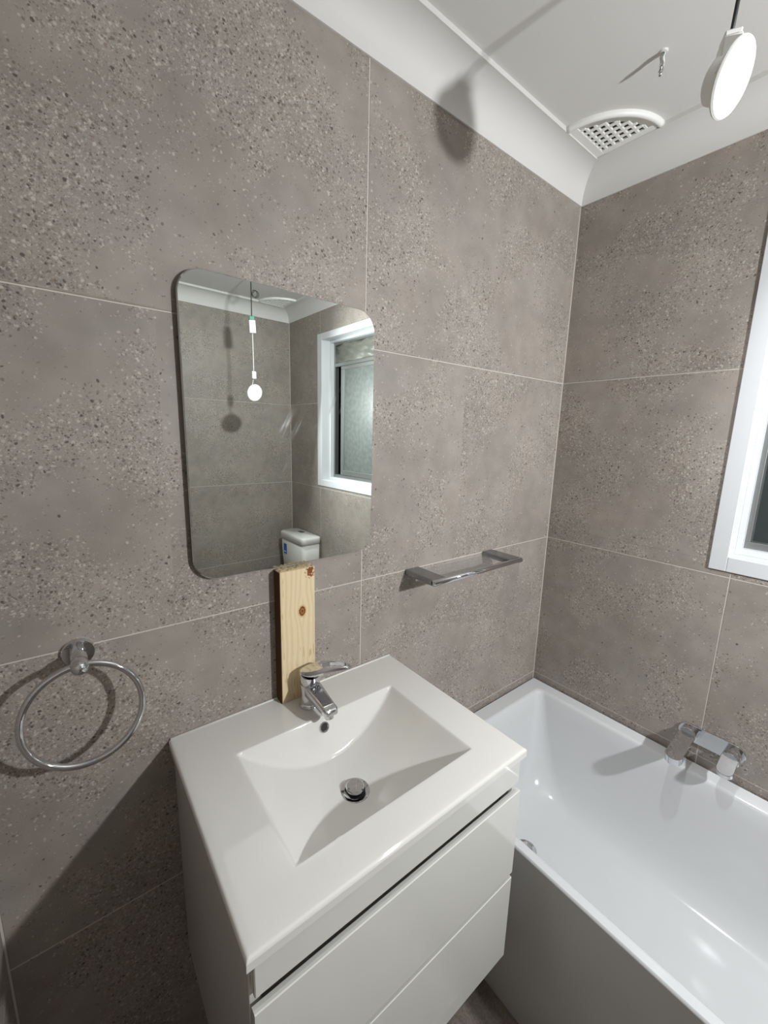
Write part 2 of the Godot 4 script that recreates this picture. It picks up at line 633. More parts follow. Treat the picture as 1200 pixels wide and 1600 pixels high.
func build_window() -> void:
	var w := struct("window_1")
	var iz0 := 0.577
	var iz1 := 1.72
	var iy0 := 1.172
	var iy1 := 2.124
	var az0 := 0.534
	var az1 := 1.776
	var ay0 := 1.127
	var ay1 := 2.166
	for b in [[az0, iz0, ay0, ay1], [iz1, az1, ay0, ay1], [iz0, iz1, iy1, ay1], [iz0, iz1, ay0, iy0]]:
		var st := new_st()
		cbox(st, Vector3(-0.0045, b[2], b[0]), Vector3(-0.0003, b[3], b[1]), 0.0015)
		put("architrave", st, M.gloss_paint, w)
	var e := 0.016
	for b in [[iz0 - e, iz0, iy0 - e, iy1 + e], [iz1, iz1 + e, iy0 - e, iy1 + e], [iz0, iz1, iy1, iy1 + e], [iz0, iz1, iy0 - e, iy0]]:
		var st := new_st()
		cbox(st, Vector3(0.0, b[2], b[0]), Vector3(0.125, b[3], b[1]), 0.0005)
		put("reveal_board", st, M.gloss_paint, w)
	# stop bead inside the reveal
	for b in [[iz0, iz0 + 0.014, iy0 + 0.018, iy1 - 0.014], [iz1 - 0.014, iz1, iy0 + 0.018, iy1 - 0.014], [iz0, iz1, iy1 - 0.014, iy1], [iz0, iz1, iy0, iy0 + 0.018]]:
		var st := new_st()
		cbox(st, Vector3(0.062, b[2], b[0]), Vector3(0.0895, b[3], b[1]), 0.0008)
		put("stop_bead", st, M.gloss_paint, w)
	# aluminium frame
	var f := 0.026
	for b in [[iz0, iz0 + f, iy0 + f + 0.012, iy1 - f], [iz1 - f, iz1, iy0 + f + 0.012, iy1 - f], [iz0, iz1, iy1 - f, iy1], [iz0, iz1, iy0, iy0 + f + 0.012]]:
		var st := new_st()
		cbox(st, Vector3(0.09, b[2], b[0]), Vector3(0.122, b[3], b[1]), 0.0008)
		put("frame_bar", st, M.aluminium, w)
	var st2 := new_st()
	cbox(st2, Vector3(0.088, 1.955, iz0 + f), Vector3(0.12, 1.978, iz1 - f), 0.002)
	put("transom", st2, M.aluminium, w)
	# sliding sash, left a little open at the far side
	var s0 := 1.13
	var s1 := 1.628
	for b in [[s0, s0 + 0.034, 1.245, 1.93], [s1 - 0.04, s1, 1.245, 1.93], [s0, s1, 1.93, 1.9545], [s0, s1, 1.211, 1.245]]:
		var st := new_st()
		cbox(st, Vector3(0.094, b[2], b[0]), Vector3(0.108, b[3], b[1]), 0.002)
		put("sash_bar", st, M.aluminium, w)
	st2 = new_st()
	cbox(st2, Vector3(0.099, 1.24, s0 + 0.03), Vector3(0.104, 1.935, s1 - 0.036))
	put("pane", st2, M.frosted, w, "frosted sliding pane")
	st2 = new_st()
	cbox(st2, Vector3(0.111, 1.2105, iz0 + f), Vector3(0.115, 1.9545, s0 + 0.03))
	put("pane", st2, M.clear_glass, w, "clear pane with dark night behind")
	# crumpled film over the top light
	st2 = new_st()
	st2.set_smooth_group(1)
	var n := FastNoiseLite.new()
	n.seed = 12; n.noise_type = FastNoiseLite.TYPE_SIMPLEX_SMOOTH; n.frequency = 9.0; n.fractal_octaves = 2
	var nz := 80
	var ny := 10
	var p := func(i: int, j: int) -> Vector3:
		var z := lerpf(iz0 + f, iz1 - f, float(i) / nz)
		var y := lerpf(1.976, iy1 - f, float(j) / ny)
		return Vector3(0.103 + 0.020 * n.get_noise_2d(z * 0.9, y * 4.0), y, z)
	for i in nz:
		for j in ny:
			quad(st2, p.call(i, j), p.call(i + 1, j), p.call(i + 1, j + 1), p.call(i, j + 1), Vector3.LEFT)
	put("window_film", st2, M.film, w, "crumpled film over the narrow top light")

# ---------------------------------------------------------------- things
func build_vanity() -> void:
	# cabinet
	var t := thing("vanity_cabinet", "gloss white wall-hung cabinet with two drawers under the basin", "cabinet", Vector3(-1.112, 0.3, 0.0))
	var o := Vector3(-1.112, 0.3, 0.0)
	var st := new_st()
	cbox(st, Vector3(-1.404, 0.3, 0.002) - o, Vector3(-1.388, 0.838, 0.446) - o, 0.001)
	put("side_panel", st, M.carcass, t)
	st = new_st()
	cbox(st, Vector3(-0.836, 0.3, 0.002) - o, Vector3(-0.82, 0.838, 0.446) - o, 0.001)
	put("side_panel", st, M.carcass, t)
	st = new_st()
	cbox(st, Vector3(-1.388, 0.3, 0.002) - o, Vector3(-0.836, 0.314, 0.440) - o)
	cbox(st, Vector3(-1.388, 0.314, 0.002) - o, Vector3(-0.836, 0.745, 0.014) - o)
	cbox(st, Vector3(-1.388, 0.314, 0.411) - o, Vector3(-0.836, 0.745, 0.425) - o)
	put("drawer_carcass", st, M.carcass, t)
	st = new_st()
	cbox(st, Vector3(-1.401, 0.776, 0.446) - o, Vector3(-0.823, 0.8375, 0.461) - o, 0.0015)
	put("front_rail", st, M.lacquer, t)
	for d in [[0.541, 0.757], [0.304, 0.529]]:
		st = new_st()
		var y0: float = d[0]
		var y1: float = d[1]
		# drawer front with its top edge sloped back as a finger pull
		var a := -1.4035
		var b := -0.8205
		var b2 := 0.0015
		var prof := [Vector2(0.4535, y0), Vector2(0.465 - b2, y0), Vector2(0.465, y0 + b2), Vector2(0.465, y1 - b2), Vector2(0.465 - b2, y1), Vector2(0.4535, y1 - 0.001)]
		var n := prof.size()
		st.set_smooth_group(-1)
		for k in n:
			var p: Vector2 = prof[k]
			var q: Vector2 = prof[(k + 1) % n]
			var e := q - p
			quad(st, Vector3(a, p.y, p.x) - o, Vector3(b, p.y, p.x) - o, Vector3(b, q.y, q.x) - o, Vector3(a, q.y, q.x) - o, Vector3(0, -e.x, e.y))
		for s in [a, b]:
			for k in range(1, n - 1):
				tri(st, Vector3(s, prof[0].y, prof[0].x) - o, Vector3(s, prof[k].y, prof[k].x) - o, Vector3(s, prof[k + 1].y, prof[k + 1].x) - o, Vector3(signf(s + 1.112), 0, 0))
		put("drawer_front", st, M.lacquer, t)
	# basin top
	t = thing("vanity_basin", "white ceramic basin top with rectangular scooped bowl on the drawer cabinet", "basin", Vector3(-1.112, 0.838, 0.0))
	o = Vector3(-1.112, 0.838, 0.0)
	var X0 := -1.412
	var X1 := -0.813
	var Z0 := 0.003
	var Z1 := 0.467
	var TOP := 0.857
	var bx0 := -1.312
	var bx1 := -0.907
	var bz0 := 0.124
	var bz1 := 0.397
	var grid := func(lo: float, b0: float, b1: float, hi: float, steps: int, soft0: bool) -> Array:
		var l := []
		for k in ([0.0, 0.0008, 0.002, 0.0035, 0.006] if soft0 else [0.0, 0.004]):
			l.append(lo + k)
		for k in range(1, 6):
			l.append(lerpf(lo + 0.006, b0 - 0.006, k / 6.0))
		for k in [-0.006, -0.003, -0.0015, 0.0, 0.0015, 0.003, 0.0045, 0.006]:
			l.append(b0 + k)
		for k in range(1, steps):
			l.append(lerpf(b0 + 0.006, b1 - 0.006, float(k) / steps))
		for k in [-0.006, -0.0045, -0.003, -0.0015, 0.0, 0.0015, 0.003, 0.006]:
			l.append(b1 + k)
		for k in range(1, 6):
			l.append(lerpf(b1 + 0.006, hi - 0.006, k / 6.0))
		for k in [0.006, 0.0035, 0.002, 0.0008, 0.0]:
			l.append(hi - k)
		return l
	var gx: Array = grid.call(X0, bx0, bx1, X1, 64, true)
	var gz: Array = grid.call(Z0, bz0, bz1, Z1, 56, false)
	var height := func(x: float, z: float) -> float:
		var y := TOP
		var e := minf(minf(x - X0, X1 - x), Z1 - z)
		var rr := 0.006
		if e < rr:
			y -= rr - sqrt(maxf(rr * rr - (rr - e) * (rr - e), 0.0))
		var dx := minf(x - bx0, bx1 - x)
		var dz := minf(z - bz0, bz1 - z)
		var d := minf(dx, dz)
		if d > -0.004:
			var u := clampf((x - (bx0 + bx1) * 0.5) / ((bx1 - bx0) * 0.5), -1.0, 1.0)
			var fl := 0.094 * (1.0 - pow(absf(u), 2.0))
			fl = minf(fl, maxf(dx, 0.0) * 2.4)
			var wall := maxf(dz, 0.0) * 3.0
			var k := 0.012
			var hh := clampf(0.5 + 0.5 * (wall - fl) / k, 0.0, 1.0)
			var dep := lerpf(wall, fl, hh) - k * hh * (1.0 - hh)
			dep = maxf(dep, 0.0)
			# soft lip
			dep = dep - 0.0022 * (1.0 - exp(-dep / 0.0022)) + 0.0006 * smoothstep(-0.004, 0.003, d)
			y -= maxf(dep, 0.0)
		return y
	st = new_st()
	st.set_smooth_group(1)
	var hs := []
	for i in gx.size():
		var col := []
		for j in gz.size():
			col.append(Vector3(gx[i], height.call(gx[i], gz[j]), gz[j]) - o)
		hs.append(col)
	for i in gx.size() - 1:
		for j in gz.size() - 1:
			quad(st, hs[i][j], hs[i + 1][j], hs[i + 1][j + 1], hs[i][j + 1], Vector3.UP)
	# skirt
	var loop := []
	for i in gx.size():
		loop.append(hs[i][0])
	for j in range(1, gz.size()):
		loop.append(hs[gx.size() - 1][j])
	for i in range(gx.size() - 2, -1, -1):
		loop.append(hs[i][gz.size() - 1])
	for j in range(gz.size() - 2, 0, -1):
		loop.append(hs[0][j])
	st.set_smooth_group(2)
	var mid := Vector3(0, 0, 0.235)
	for k in loop.size():
		var a: Vector3 = loop[k]
		var b: Vector3 = loop[(k + 1) % loop.size()]
		var a2 := Vector3(a.x, 0.0, a.z)
		var b2 := Vector3(b.x, 0.0, b.z)
		var out := (a + b) * 0.5 - mid
		out.y = 0.0
		quad(st, a, b, b2, a2, out)
	put("basin_body", st, M.ceramic, t)
	# silicone line along the wall
	st = new_st()
	tube(st, [Vector3(X0 + 0.004, TOP, 0.0025) - o, Vector3(X1 - 0.004, TOP, 0.0025) - o], 0.0028, 8)
	put("silicone_bead", st, M.silicone, t)
	# overflow ring on the back slope of the bowl
	var ox := -1.112
	var oz := 0.1325
	var oy: float = height.call(ox, oz)
	var ny: float = height.call(ox, oz + 0.002) - height.call(ox, oz - 0.002)
	var nrm := Vector3(0, 0.004, -ny).normalized()
	var xf := axis(Vector3(ox, oy, oz) - o, nrm)
	st = new_st()
	lathe(st, [Vector2(0.0125, -0.006), Vector2(0.0125, 0.0015), Vector2(0.0115, 0.003), Vector2(0.0095, 0.003), Vector2(0.0082, 0.0012)], 28, xf)
	var ring := put("overflow_ring", st, M.chrome, t)
	st = new_st()
	lathe(st, [Vector2(0.0083, 0.0014), Vector2(0.0, 0.0014)], 20, xf)
	put("hole", st, M.dark, ring)
	# pop-up waste
	var wx := -1.112
	var wz := 0.262
	var wy: float = height.call(wx, wz)
	xf = Transform3D(Basis.IDENTITY, Vector3(wx, wy, wz) - o)
	st = new_st()
	lathe(st, [Vector2(0.0315, -0.006), Vector2(0.0315, 0.0015), Vector2(0.030, 0.003), Vector2(0.026, 0.002), Vector2(0.0215, 0.0008)], 40, xf)
	var ws := put("waste_ring", st, M.chrome, t)
	st = new_st()
	lathe(st, [Vector2(0.0218, 0.0010), Vector2(0.0, 0.0010)], 32, xf)
	put("hole", st, M.dark, ws)
	st = new_st()
	lathe(st, [Vector2(0.008, 0.0010), Vector2(0.008, 0.006), Vector2(0.019, 0.0075), Vector2(0.0195, 0.011), Vector2(0.0175, 0.0128), Vector2(0.0, 0.0138)], 36, xf)
	put("plug_cap", st, M.chrome, t)

func build_basin_mixer() -> void:
	var at := Vector3(-1.114, 0.857, 0.068)
	var t := thing("basin_mixer", "chrome basin mixer with looped lever in front of the timber offcut", "tap", at)
	var st := new_st()
	lathe(st, [Vector2(0.0, 0.0005), Vector2(0.0255, 0.0005), Vector2(0.0255, 0.003), Vector2(0.0240, 0.005), Vector2(0.0230, 0.012), Vector2(0.0226, 0.03), Vector2(0.0232, 0.05), Vector2(0.0240, 0.060)], 36, Transform3D.IDENTITY)
	put("body", st, M.chrome, t)
	# swivel head above the body, leaning a little forward
	st = new_st()
	var tilt := Transform3D(Basis(Vector3.RIGHT, 0.10), Vector3(0, 0.058, 0))
	lathe(st, [Vector2(0.0220, -0.002), Vector2(0.0240, 0.001), Vector2(0.0246, 0.016), Vector2(0.0246, 0.024), Vector2(0.0, 0.026)], 36, tilt)
	put("swivel_head", st, M.chrome, t)
	# spout: tapered beam running forward and slightly down
	st = new_st()
	st.set_smooth_group(1)
	var rings := []
	for k in 9:
		var f := k / 8.0
		var c := Vector3(0, lerpf(0.046, 0.036, f), lerpf(0.006, 0.100, f))
		var hw := lerpf(0.0205, 0.0170, f)
		var hh := lerpf(0.015, 0.0085, f)
		var ring := []
		for q in rrect(0, 0, hw, hh, 0.005, 4):
			ring.append(c + Vector3(q.x, q.y, -q.y * 0.12))
		rings.append(ring)
	var last := []
	for q in rrect(0, 0, 0.0140, 0.006, 0.004, 4):
		last.append(Vector3(q.x, 0.0355 + q.y, 0.104))
	rings.append(last)
	loft(st, rings)
	var sp := put("spout", st, M.chrome, t)
	st = new_st()
	# sunken strip on top of the spout, darker polished channel
	var sx := Transform3D(Basis(Vector3.RIGHT, 0.174), Vector3(0, 0.0562, 0.034))
	cbox(st, Vector3(-0.0120, -0.0016, -0.010), Vector3(0.0120, 0.0004, 0.055), 0.0003, sx)
	put("channel", st, M.dark_chrome, sp)
	st = new_st()
	lathe(st, [Vector2(0.0, -0.003), Vector2(0.0095, -0.003), Vector2(0.011, -0.001), Vector2(0.011, 0.014)], 24, Transform3D(Basis.IDENTITY, Vector3(0, 0.020, 0.090)))
	put("aerator", st, M.chrome, t)
	# lever: domed cap with a flat loop, turned towards the bath
	var turn := Transform3D(Basis(Vector3.UP, deg_to_rad(52)) * Basis(Vector3.RIGHT, -0.10), Vector3(0, 0.0845, 0.002))
	st = new_st()
	st.set_smooth_group(1)
	var outer := []
	var inner := []
	var nseg := 48
	# outline in local xz: round at the back, tapering to a rounded tip
	for k in nseg:
		var a := TAU * k / nseg
		var z := 0.036 - 0.060 * cos(a)
		var wd := 0.0255 - 0.0070 * smoothstep(-0.005, 0.08, z)
		outer.append(Vector2(wd * sin(a) * (1.0 + 0.25 * pow(absf(cos(a)), 4.0)), z))
		var zi := 0.057 - 0.032 * cos(a)
		var wi := 0.0150 - 0.0035 * smoothstep(0.03, 0.09, zi)
		inner.append(Vector2(wi * sin(a), zi))
	var yt := func(z: float) -> float:
		return 0.010 + 0.006 * smoothstep(-0.02, 0.03, z) - 0.002 * smoothstep(0.05, 0.1, z)
	var yb := func(z: float) -> float:
		return 0.0 + 0.007 * smoothstep(0.0, 0.06, z)
	var lv := []
	for e in [[outer, 1.0, yb, 0.0], [outer, 1.0, yt, -0.0025], [outer, 0.9, yt, 0.0], [inner, 1.0, yt, 0.0], [inner, 0.92, yb, 0.0]]:
		var ring := []
		for q in e[0]:
			var f: Callable = e[2]
			var cz := 0.036
			ring.append(turn * Vector3(q.x * e[1], f.call(q.y) + e[3], cz + (q.y - cz) * e[1] if e[0] == outer else q.y))
		lv.append(ring)
	lv.append(lv[0])
	var smg := [1, 1, 2, 3, 4]
	for i in 5:
		st.set_smooth_group(smg[i])
		for k in nseg:
			var j := (k + 1) % nseg
			var a: Vector3 = lv[i][k]
			var b: Vector3 = lv[i][j]
			var c: Vector3 = lv[i + 1][j]
			var d: Vector3 = lv[i + 1][k]
			var n := (b - a).cross(d - a) + (c - b).cross(d - c)
			var hint := Vector3.UP
			if i <= 1:
				hint = (a + b) * 0.5 - turn * Vector3(0, 0.005, 0.036)
			elif i == 3:
				hint = turn * Vector3(0, 0.005, 0.057) - (a + b) * 0.5
			elif i == 4:
				hint = Vector3.DOWN
			quad(st, a, b, c, d, hint)
	put("lever", st, M.chrome, t)
	st = new_st()
	lathe(st, [Vector2(0.0023, -0.001), Vector2(0.0023, 0.001), Vector2(0.0, 0.0014)], 14, axis(Vector3(0.018, 0.073, 0.016), Vector3(0.75, 0, 0.66)))
	put("indicator_dot", st, mat(Color8(150, 30, 28), 0.3), t, "small red hot-water dot")

func build_mirror() -> void:
	var c := Vector3(-1.1205, 1.494, 0.0)
	var t := thing("wall_mirror", "frameless portrait mirror with rounded corners above the basin", "mirror", c)
	var xf := Transform3D(Basis(Vector3.UP, deg_to_rad(1.04)), Vector3(0, 0, 0.0055))
	var st := new_st()
	extrude(st, rrect(0, 0, 0.2235, 0.2985, 0.0485, 14), -0.0008, 0.0005, 0.0004, xf)
	put("backing", st, M.black_edge, t, "dark painted back edge")
	st = new_st()
	extrude(st, rrect(0, 0, 0.2245, 0.2995, 0.05, 14), 0.0005, 0.0048, 0.0022, xf)
	put("polished_edge", st, M.bevel, t)
	# silvered face with uv for the wipe marks
	st = new_st()
	st.set_smooth_group(-1)
	var o := rrect(0, 0, 0.2222, 0.2972, 0.0478, 14)
	for k in o.size():
		var a: Vector2 = o[k]
		var b: Vector2 = o[(k + 1) % o.size()]
		for p in [Vector2.ZERO, b, a]:
			st.set_uv(Vector2(0.5 + p.x / 0.45, 0.5 - p.y / 0.6))
			st.add_vertex(xf * Vector3(p.x, p.y, 0.0050))
	put("mirror_glass", st, M.mirror, t)

func build_timber() -> void:
	var t := thing("timber_offcut", "pale pine board with a knot propping up the mirror", "timber", Vector3(-1.125, 0.857, 0.0))
	var x0 := -0.045
	var x1 := 0.045
	var z0 := 0.0015
	var z1 := 0.032
	var h := 0.331
	var st := new_st()
	st.set_smooth_group(-1)
	var face := func(a: Vector3, b: Vector3, c: Vector3, d: Vector3, n: Vector3) -> void:
		var q := [a, b, c, a, c, d]
		if (b - a).cross(c - a).dot(n) > 0.0:
			q = [a, c, b, a, d, c]
		for p in q:
			st.set_uv(Vector2((p.x - x0) / 0.09, 1.0 - p.y / h))
			st.add_vertex(p)
	var e := 0.0015
	face.call(Vector3(x0 + e, 0, z1), Vector3(x1 - e, 0, z1), Vector3(x1 - e, h, z1), Vector3(x0 + e, h, z1), Vector3.BACK)
	face.call(Vector3(x1 - e, 0, z1), Vector3(x1, 0, z1 - e), Vector3(x1, h, z1 - e), Vector3(x1 - e, h, z1), Vector3(1, 0, 1))
	face.call(Vector3(x1, 0, z1 - e), Vector3(x1, 0, z0), Vector3(x1, h, z0), Vector3(x1, h, z1 - e), Vector3.RIGHT)
	face.call(Vector3(x0, 0, z0), Vector3(x1, 0, z0), Vector3(x1, h, z0), Vector3(x0, h, z0), Vector3.FORWARD)
	face.call(Vector3(x0, 0, z0), Vector3(x1, 0, z0), Vector3(x1, 0, z1), Vector3(x0, 0, z1), Vector3.DOWN)
	put("board_face", st, M.wood, t)
	st = new_st()
	st.set_smooth_group(-1)
	quad(st, Vector3(x0, 0, z0), Vector3(x0, 0, z1 - e), Vector3(x0, h, z1 - e), Vector3(x0, h, z0), Vector3.LEFT)
	quad(st, Vector3(x0, 0, z1 - e), Vector3(x0 + e, 0, z1), Vector3(x0 + e, h, z1), Vector3(x0, h, z1 - e), Vector3(-1, 0, 1))
	put("weathered_side", st, M.wood_edge, t, "dark weathered side of the board")
	# torn end grain
	st = new_st()
	st.set_smooth_group(-1)
	var g := RandomNumberGenerator.new()
	g.seed = 8
	var nx := 22
	var nz := 7
	var ys := []
	for i in nx + 1:
		var col := []
		for j in nz + 1:
			var edge := i == 0 or i == nx or j == 0
			col.append(h + (0.0 if edge else g.randf_range(0.0, 0.0035) + (0.002 if j == nz else 0.0)))
		ys.append(col)
	for i in nx:
		for j in nz:
			var p := func(a: int, b: int) -> Vector3:
				return Vector3(lerpf(x0, x1, float(a) / nx), ys[a][b], lerpf(z0, z1, float(b) / nz))
			quad(st, p.call(i, j), p.call(i + 1, j), p.call(i + 1, j + 1), p.call(i, j + 1), Vector3.UP)
	for i in nx:
		quad(st, Vector3(lerpf(x0, x1, float(i) / nx), h, z1), Vector3(lerpf(x0, x1, float(i + 1) / nx), h, z1), Vector3(lerpf(x0, x1, float(i + 1) / nx), ys[i + 1][nz], z1), Vector3(lerpf(x0, x1, float(i) / nx), ys[i][nz], z1), Vector3.BACK)
	put("sawn_end", st, M.wood_end, t, "rough splintered sawn end")

func build_towel_ring() -> void:
	var t := thing("towel_ring", "chrome towel ring on a round wall rose left of the basin", "towel ring", Vector3(-1.543, 1.102, 0.0))
	var st := new_st()
	lathe(st, [Vector2(0.0, 0.0), Vector2(0.0255, 0.0), Vector2(0.0255, 0.006), Vector2(0.024, 0.0085), Vector2(0.0, 0.0095)], 40, axis(Vector3.ZERO, Vector3.BACK))
	put("wall_rose", st, M.chrome, t)
	st = new_st()
	lathe(st, [Vector2(0.0125, 0.006), Vector2(0.0125, 0.038), Vector2(0.0115, 0.040), Vector2(0.0115, 0.044), Vector2(0.0125, 0.046), Vector2(0.0135, 0.055), Vector2(0.0135, 0.064), Vector2(0.0115, 0.0715), Vector2(0.007, 0.0755), Vector2(0.0, 0.077)], 32, axis(Vector3.ZERO, Vector3.BACK))
	put("post", st, M.chrome, t)
	st = new_st()
	var pts := []
	var R := 0.085
	for k in 72:
		var a := TAU * k / 72.0
		pts.append(Vector3(R * sin(a), 0.002 - R + R * cos(a), 0.060 + 0.013 * (1.0 - cos(a))))
	tube(st, pts, 0.0056, 14, true)
	put("ring", st, M.chrome, t)

func build_shelf() -> void:
	var t := thing("wall_shelf", "small chrome and glass shelf on the wall above the bath end", "shelf", Vector3(-0.56, 1.10, 0.0))
	var o := Vector3(-0.56, 1.10, 0.0)
	for b in [[-0.764, -0.712], [-0.412, -0.36]]:
		var st := new_st()
		cbox(st, Vector3(b[0], 1.096, 0.0005) - o, Vector3(b[1], 1.113, 0.116) - o, 0.0015)
		put("bracket_arm", st, M.dark_chrome, t)
	var s := new_st()
	cbox(s, Vector3(-0.71, 1.099, 0.004) - o, Vector3(-0.414, 1.105, 0.11) - o, 0.0008)
	put("glass_shelf", s, M.shelf_glass, t)
	s = new_st()
	tube(s, [Vector3(-0.764, 1.105, 0.119) - o, Vector3(-0.36, 1.105, 0.119) - o], 0.0085, 16)
	put("front_rail", s, M.chrome, t)

func build_bath() -> void:
	var t := thing("bathtub", "white acrylic bathtub with straight apron in the tiled corner", "bathtub", Vector3(-0.36, FLOOR_Y, 0.755))
	var o := Vector3(-0.36, FLOOR_Y, 0.755)
	var X0 := -0.717
	var X1 := -0.004
	var Z0 := 0.004
	var Z1 := 1.52
	var Y := 0.484
	var ring := func(x0: float, x1: float, z0: float, z1: float, r: float, y: float) -> Array:
		var out := []
		for p in ring_xz((x0 + x1) * 0.5, (z0 + z1) * 0.5, (x1 - x0) * 0.5, (z1 - z0) * 0.5, r, y, 10):
			out.append(p - o)
		return out
	# shell: apron up, over the rim, down into the tub
	var rings := []
	rings.append(ring.call(X0, X1, Z0, Z1, 0.006, FLOOR_Y + 0.001))
	rings.append(ring.call(X0, X1, Z0, Z1, 0.006, Y - 0.006))
	rings.append(ring.call(X0 + 0.0006, X1 - 0.0006, Z0 + 0.0006, Z1 - 0.0006, 0.006, Y - 0.003))
	rings.append(ring.call(X0 + 0.004, X1 - 0.004, Z0 + 0.004, Z1 - 0.004, 0.006, Y))
	var ix0 := -0.692
	var ix1 := -0.056
	var iz0 := 0.062
	var iz1 := 1.46
	var prof := [[-0.004, 0.0, 0.022], [0.001, 0.0012, 0.024], [0.005, 0.005, 0.026], [0.008, 0.012, 0.028], [0.014, 0.06, 0.036], [0.024, 0.14, 0.05], [0.036, 0.22, 0.07], [0.050, 0.28, 0.09], [0.066, 0.32, 0.11], [0.088, 0.35, 0.13], [0.115, 0.367, 0.14], [0.15, 0.375, 0.13], [0.19, 0.377, 0.10]]
	for q in prof:
		var k: float = q[0]
		rings.append(ring.call(ix0 + k, ix1 - k, iz0 + k * 1.0, iz1 - k * 1.6, q[2], Y - q[1]))
	var st := new_st()
	var n0: int = rings[0].size()
	for i in rings.size() - 1:
		st.set_smooth_group(1 if i < 1 else (2 if i < 3 else (3 if i == 3 else 4)))
		for k in n0:
			var j := (k + 1) % n0
			var a: Vector3 = rings[i][k]
			var b: Vector3 = rings[i][j]
			var c: Vector3 = rings[i + 1][j]
			var d: Vector3 = rings[i + 1][k]
			var cc := Vector3(0, a.y, 0)
			var hint := Vector3.UP
			if i < 3:
				hint = (a + b) * 0.5 - cc
				if i > 0:
					hint = hint.normalized() + Vector3.UP
			elif i > 3:
				hint = (cc - (a + b) * 0.5).normalized() + Vector3.UP
			quad(st, a, b, c, d, hint)
	st.set_smooth_group(4)
	var fin: Array = rings[rings.size() - 1]
	var cen := Vector3(0, fin[0].y - 0.002, 0)
	for k in n0:
		tri(st, cen, fin[k], fin[(k + 1) % n0], Vector3.UP)
	put("tub_shell", st, M.acrylic, t)
	var fy := Y - 0.377
	st = new_st()
	var xf := Transform3D(Basis.IDENTITY, Vector3(-0.395, fy, 0.262) - o)
	lathe(st, [Vector2(0.036, -0.001), Vector2(0.036, 0.002), Vector2(0.033, 0.0035), Vector2(0.028, 0.002), Vector2(0.024, 0.0005)], 36, xf)
	put("waste_ring", st, M.chrome, t)
	st = new_st()
	lathe(st, [Vector2(0.022, 0.0005), Vector2(0.0225, 0.006), Vector2(0.021, 0.008), Vector2(0.0, 0.009)], 32, xf)
	put("plug_cap", st, M.chrome, t)

func build_bath_mixer() -> void:
	var at := Vector3(0.0, 0.578, 0.618)
	var t := thing("bath_mixer", "chrome wall-mounted bath spout and lever on a pill-shaped plate", "tap", at)
	# local frame: x out of the wall (-x world), y up, z along the wall
	var st := new_st()
	var face := Transform3D(Basis(Vector3(0, 0, 1), Vector3(0, 1, 0), Vector3(-1, 0, 0)), Vector3(-0.0005, 0, 0))
	extrude(st, rrect(0, 0, 0.0865, 0.0285, 0.028, 12), 0.0, 0.007, 0.0015, face)
	put("wall_plate", st, M.chrome, t)
	# spout
	st = new_st()
	lathe(st, [Vector2(0.024, 0.005), Vector2(0.024, 0.026), Vector2(0.0225, 0.0275), Vector2(0.0, 0.0275)], 32, axis(Vector3(0, 0, -0.055), Vector3.LEFT))
	put("spout_boss", st, M.chrome, t)
	st = new_st()
	var dn := deg_to_rad(9.0)
	var along := Vector3(-cos(dn), -sin(dn), 0)
	var up := Vector3(-sin(dn), cos(dn), 0)
	var sx := Transform3D(Basis(Vector3(0, 0, 1), along, up), Vector3(-0.020, 0.002, -0.055))
	extrude(st, rrect(0, 0.071, 0.0225, 0.073, 0.0215, 12), -0.018, 0.006, 0.001, sx)
	put("spout", st, M.chrome, t)
	# lever
	st = new_st()
	lathe(st, [Vector2(0.0225, 0.005), Vector2(0.0225, 0.031), Vector2(0.0205, 0.032), Vector2(0.0205, 0.034), Vector2(0.0225, 0.035), Vector2(0.0225, 0.052), Vector2(0.021, 0.0535), Vector2(0.0, 0.0535)], 32, axis(Vector3(0, 0, 0.058), Vector3.LEFT))
	put("lever_boss", st, M.chrome, t)
	st = new_st()
	dn = deg_to_rad(22.0)
	along = Vector3(-cos(dn), -sin(dn), 0)
	up = Vector3(-sin(dn), cos(dn), 0)
	sx = Transform3D(Basis(Vector3(0, 0, 1), along, up), Vector3(-0.042, 0.006, 0.058))
	extrude(st, rrect(0, 0.034, 0.0205, 0.040, 0.0195, 12), -0.009, 0.008, 0.001, sx)
	put("lever", st, M.chrome, t)

